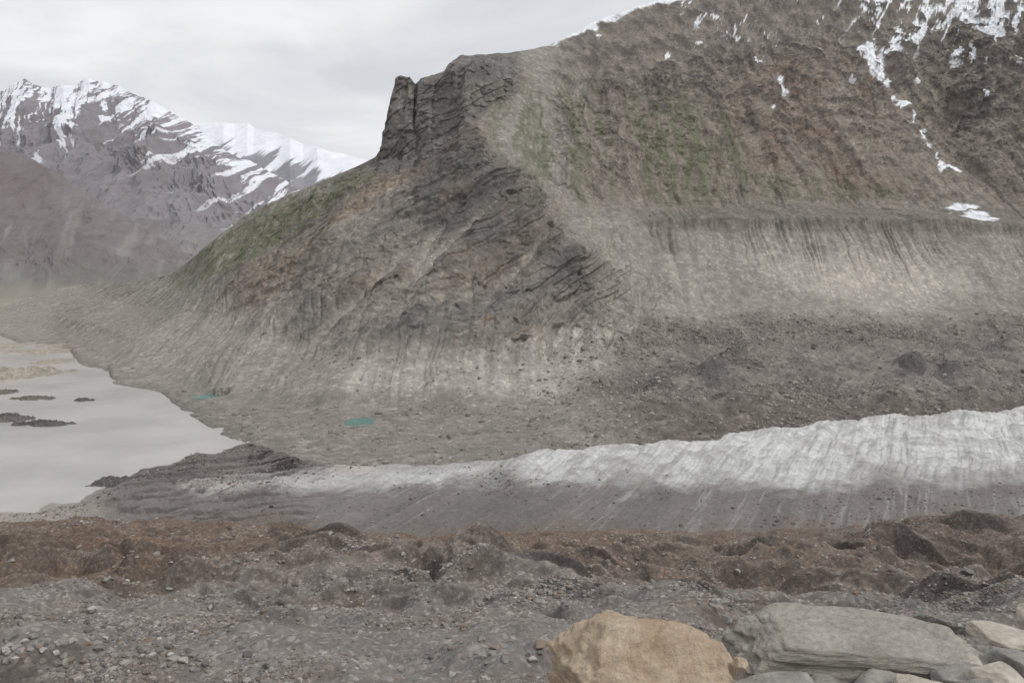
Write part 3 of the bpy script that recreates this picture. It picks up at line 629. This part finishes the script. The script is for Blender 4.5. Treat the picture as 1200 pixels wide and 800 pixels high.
for (uu,vv,y,sz,sd,mt_,lb) in [(1190,752,5.5,(0.55,0.4,0.14),31,pale_m,"flat pale tan rock on loose stones"),(1205,783,5.0,(0.36,0.4,0.2),32,grey_m,"grey angular rock on loose stones"),(1125,797,4.9,(0.42,0.35,0.18),33,grey_m,"small grey rock against the slab"),(1172,800,4.7,(0.3,0.3,0.18),34,pale_m,"pale angular rock on loose stones"),(1165,772,5.3,(0.3,0.3,0.16),35,grey_m,"grey angular rock on loose stones"),(905,812,4.8,(0.5,0.3,0.16),36,grey_m,"small grey rock against the slab"),(1030,822,4.8,(0.6,0.4,0.2),37,grey_m,"small grey rock against the slab"),(1215,728,6.0,(0.3,0.3,0.3),38,pale_m,"pale angular rock on loose stones"),(868,778,4.9,(0.1,0.1,0.08),39,tan_m,"small tan stone wedged between boulders"),(1080,812,4.7,(0.3,0.3,0.2),40,pale_m,"pale angular rock on loose stones"),(970,816,4.9,(0.4,0.3,0.2),41,grey_m,"small grey rock against the slab"),(1150,812,4.6,(0.2,0.2,0.12),42,grey_m,"small grey rock against the slab"),(1140,778,5.1,(0.16,0.14,0.1),43,pale_m,"pale angular rock on loose stones"),(1190,768,5.15,(0.14,0.12,0.09),44,grey_m,"grey angular rock on loose stones")]:
    put("rock",lb,"rock",uu,vv,y,sz,sd,mt_,(0.1,-0.1,sd*0.7),5,box=0.85,noise=0.09,group=G,planes=14,p=50,dmin=0.7)

# scattered boulders
bmeshes=[]
sm=[stone_mat("moraine_stone_grey",(116,112,108),(150,146,141),1.2,8,0.5,0.05,attr=True),stone_mat("moraine_stone_rust",(120,107,98),(142,127,116),1.2,8,0.5,0.05,attr=True),stone_mat("moraine_stone_pale",(146,142,136),(176,171,164),1.2,8,0.5,0.05,attr=True)]
for k in range(9):
    q,f=rock_verts(3,100+k,9,0.06,2.0,60,0.75 if k%2 else None,0.55)
    q=q*np.array([0.5,0.42,0.32])
    bmeshes.append(make_mesh("boulder_mesh",q,f,None,False,3));bmeshes[-1].materials.append(sm[[0,0,1,0,2,0,0,2,0][k]])
lab=["grey","grey","rusty brown","grey","pale grey","grey","grey","pale grey","grey"]
vis=(NY>52)&(NY<240)&(NU>-30)&(NU<1230)&(NV<835)&(NV<=run+6)
flatU=NU[vis];flatV=NV[vis];flatP=np.stack([NX[vis],NY[vis],NZ[vis]],-1);flatB=NB[vis]
r3=np.random.RandomState(5)
clusters=[(20,752,40,14,26),(110,712,30,10,10),(240,655,8,3,3),(60,770,40,10,12),(500,655,50,8,10),(420,690,40,8,10),(560,770,60,15,10),(200,770,60,12,10),(1000,665,60,8,12),(300,660,60,10,10)]
pos=[]
for (cu,cv,su,sv,n) in clusters:
    for _ in range(n):
        a=cu+r3.normal()*su*0.6;b=cv+r3.normal()*sv*0.6
        j=np.argmin(np.abs(flatU-a)+np.abs(flatV-b));pos.append((j,r3.uniform(0.5,1.1)))
while len(pos)<290:
    a=r3.uniform(-20,1220);b=r3.uniform(640,800)
    j=np.argmin(np.abs(flatU-a)+np.abs(flatV-b));pos.append((j,0.3+0.42*r3.exponential()))
for j,sz in pos:
    p=flatP[j];k=r3.randint(9);sz=min(sz,2.4)*(0.6+p[1]/220)
    ob=bpy.data.objects.new("boulder",bmeshes[k]);coll.objects.link(ob)
    ob.location=(p[0],p[1],p[2]+0.08*sz);ob.scale=(sz,sz,sz*r3.uniform(0.7,1.1));ob.rotation_euler=(r3.uniform(-.3,.3),r3.uniform(-.3,.3),r3.uniform(0,6.28))
    ob["label"]=lab[k]+" angular boulder lying on moraine gravel";ob["category"]="boulder";ob["group"]="boulders scattered over the moraine"
ng=42000
dens=np.exp(6.0*fbm(NX[vis]/12,NY[vis]/9,0*NX[vis],3,seed=44))*(flatP[:,1]/100)**0.6*(1-0.8*flatB)*(1-0.8*NS[vis])
dens/=dens.sum();ch=r3.choice(len(flatP),ng,p=dens)
sc=(0.045+0.09*r3.exponential(size=ng))*(0.6+flatP[ch,1]/180);sc=np.minimum(sc,0.65)
gm_=terrain_mat("gravel_stone",1,0.2,0.15,var=0.12,bump=0.3,dist=0.05,speck=0.1)
stones("gravel","loose grey and brown stones covering the moraine",flatP[ch]+np.concatenate([r3.uniform(-.1,.1,(ng,2)),np.zeros((ng,1))],-1),sc,[(132,127,122),(150,145,139),(120,108,98),(108,103,99),(138,128,118),(168,163,156)],[.38,.2,.11,.18,.10,.03],gm_,5)

# ================================================================ LAKE ISLETS
def islet(name,label,uu,vv,wpx,dep,hgt,colr,seed,cat="islet"):
    y=Yz(vv,0);x=(uu-CU)/F*y;w=wpx/F*y/2
    a=np.linspace(-1.3,1.3,110);AX,AY=np.meshgrid(a,a)
    n=fbm(AX*2.4,AY*1.6,AX*0,4,0.6,seed=seed);n2=fbm(AX*6,AY*3,AX*0,4,0.6,seed=seed+1,ridge=True)
    rr=np.sqrt(AX**2+AY**2)+n*0.9
    hh=(1-ss(0.2,1.0,rr))*hgt*(0.8+0.6*n2)-0.4
    me=make_mesh(name,np.stack([AX*w,AY*dep,hh],-1).reshape(-1,3),grid_faces(110,110),None,False)
    m=terrain_mat(name+"_surface",10,1.5,1.0,var=0.25,bump=0.6,dist=0.5,attr=False,color=tuple(lin(colr)))
    add(name,me,m,(x,y,0),label=label,category=cat)
islet("gravel_island","low sandy gravel bar rising from milky lake",12,440,110,70,8,(156,148,137),90)
islet("gravel_island","thin sandy gravel bar rising from milky lake",45,412,80,60,3,(156,148,137),89)
islet("gravel_island","thin muddy gravel bar near the lake end",10,405,70,80,2.5,(156,148,137),87)
islet("gravel_island","thin muddy gravel bar near the lake end",60,424,60,50,2.4,(156,148,137),86)
islet("gravel_island","thin muddy gravel bar near the lake end",70,404,60,70,2.4,(156,148,137),85)
islet("dirty_ice_floe","dark debris-covered ice floe in milky lake",52,497,70,10,3.2,(94,90,88),91,"ice floe")
islet("dirty_ice_floe","long dark debris-covered ice floe in milky lake",10,492,54,14,4.6,(102,97,93),92,"ice floe")
islet("dirty_ice_floe","small dark ice floe in milky lake",98,469,26,8,2.4,(94,90,88),93,"ice floe")
islet("dirty_ice_floe","low dark ice floe in milky lake",40,467,54,12,2.6,(106,100,94),94,"ice floe")
islet("dirty_ice_floe","low dark ice floe in milky lake",5,460,48,16,3.2,(106,100,94),95,"ice floe")
islet("dirty_ice_floe","low dark ice floe close to the muddy shore",152,564,96,16,3,(96,92,90),96,"ice floe")

# ================================================================ WORLD / SUN / CAMERA
w=bpy.data.worlds.new("World");scene.world=w;w.use_nodes=True;nt=w.node_tree;L=nt.links.new
for n in list(nt.nodes): nt.nodes.remove(n)
out=N(nt,"ShaderNodeOutputWorld");sun_el=math.radians(46);sun_az=math.radians(122)
sk=N(nt,"ShaderNodeTexSky",sky_type='NISHITA',sun_disc=False,sun_elevation=sun_el,sun_rotation=sun_az)
b1=N(nt,"ShaderNodeBackground");b1.inputs["Strength"].default_value=0.1;L(sk.outputs[0],b1.inputs[0])
tc=N(nt,"ShaderNodeTexCoord");sx=N(nt,"ShaderNodeSeparateXYZ");L(tc.outputs["Generated"],sx.inputs[0])
ad=N(nt,"ShaderNodeMath",operation='ADD');L(sx.outputs[2],ad.inputs[0]);ad.inputs[1].default_value=0.16
mx=N(nt,"ShaderNodeMath",operation='MAXIMUM');L(ad.outputs[0],mx.inputs[0]);mx.inputs[1].default_value=0.05
dv=N(nt,"ShaderNodeVectorMath",operation='DIVIDE');L(tc.outputs["Generated"],dv.inputs[0])
cb=N(nt,"ShaderNodeCombineXYZ");[L(mx.outputs[0],cb.inputs[i]) for i in range(3)];L(cb.outputs[0],dv.inputs[1])
no=N(nt,"ShaderNodeTexNoise");no.inputs["Scale"].default_value=1.3;no.inputs["Detail"].default_value=7;no.inputs["Roughness"].default_value=0.52;no.inputs["Distortion"].default_value=0.4
L(dv.outputs[0],no.inputs["Vector"])
cr=N(nt,"ShaderNodeValToRGB");cr.color_ramp.elements[0].position=0.36;cr.color_ramp.elements[1].position=0.62
cr.color_ramp.elements[0].color=(0.68,0.705,0.735,1);cr.color_ramp.elements[1].color=(0.92,0.925,0.93,1)
L(no.outputs["Fac"],cr.inputs[0])
b2=N(nt,"ShaderNodeBackground");b2.inputs["Strength"].default_value=1.0;L(cr.outputs[0],b2.inputs[0])
ms=N(nt,"ShaderNodeMixShader");ms.inputs[0].default_value=0.95;L(b1.outputs[0],ms.inputs[1]);L(b2.outputs[0],ms.inputs[2]);L(ms.outputs[0],out.inputs[0])
sl=bpy.data.lights.new("sun",'SUN');sl.energy=1.5;sl.angle=math.radians(10);sl.color=(1,0.98,0.95)
so=bpy.data.objects.new("sun",sl);coll.objects.link(so)
d=Vector((math.sin(sun_az)*math.cos(sun_el),math.cos(sun_az)*math.cos(sun_el),math.sin(sun_el)))
so.rotation_euler=(-d).to_track_quat('-Z','Y').to_euler()
cam=bpy.data.cameras.new("camera");cam.sensor_width=36;cam.lens=36*F/1200;cam.shift_y=-80/1200;cam.clip_start=0.1;cam.clip_end=80000
co=bpy.data.objects.new("camera",cam);coll.objects.link(co);co.location=(0,0,H);co.rotation_euler=(math.radians(90),0,0)
scene.camera=co
scene.view_settings.view_transform='Standard';scene.view_settings.look='None';scene.view_settings.exposure=0
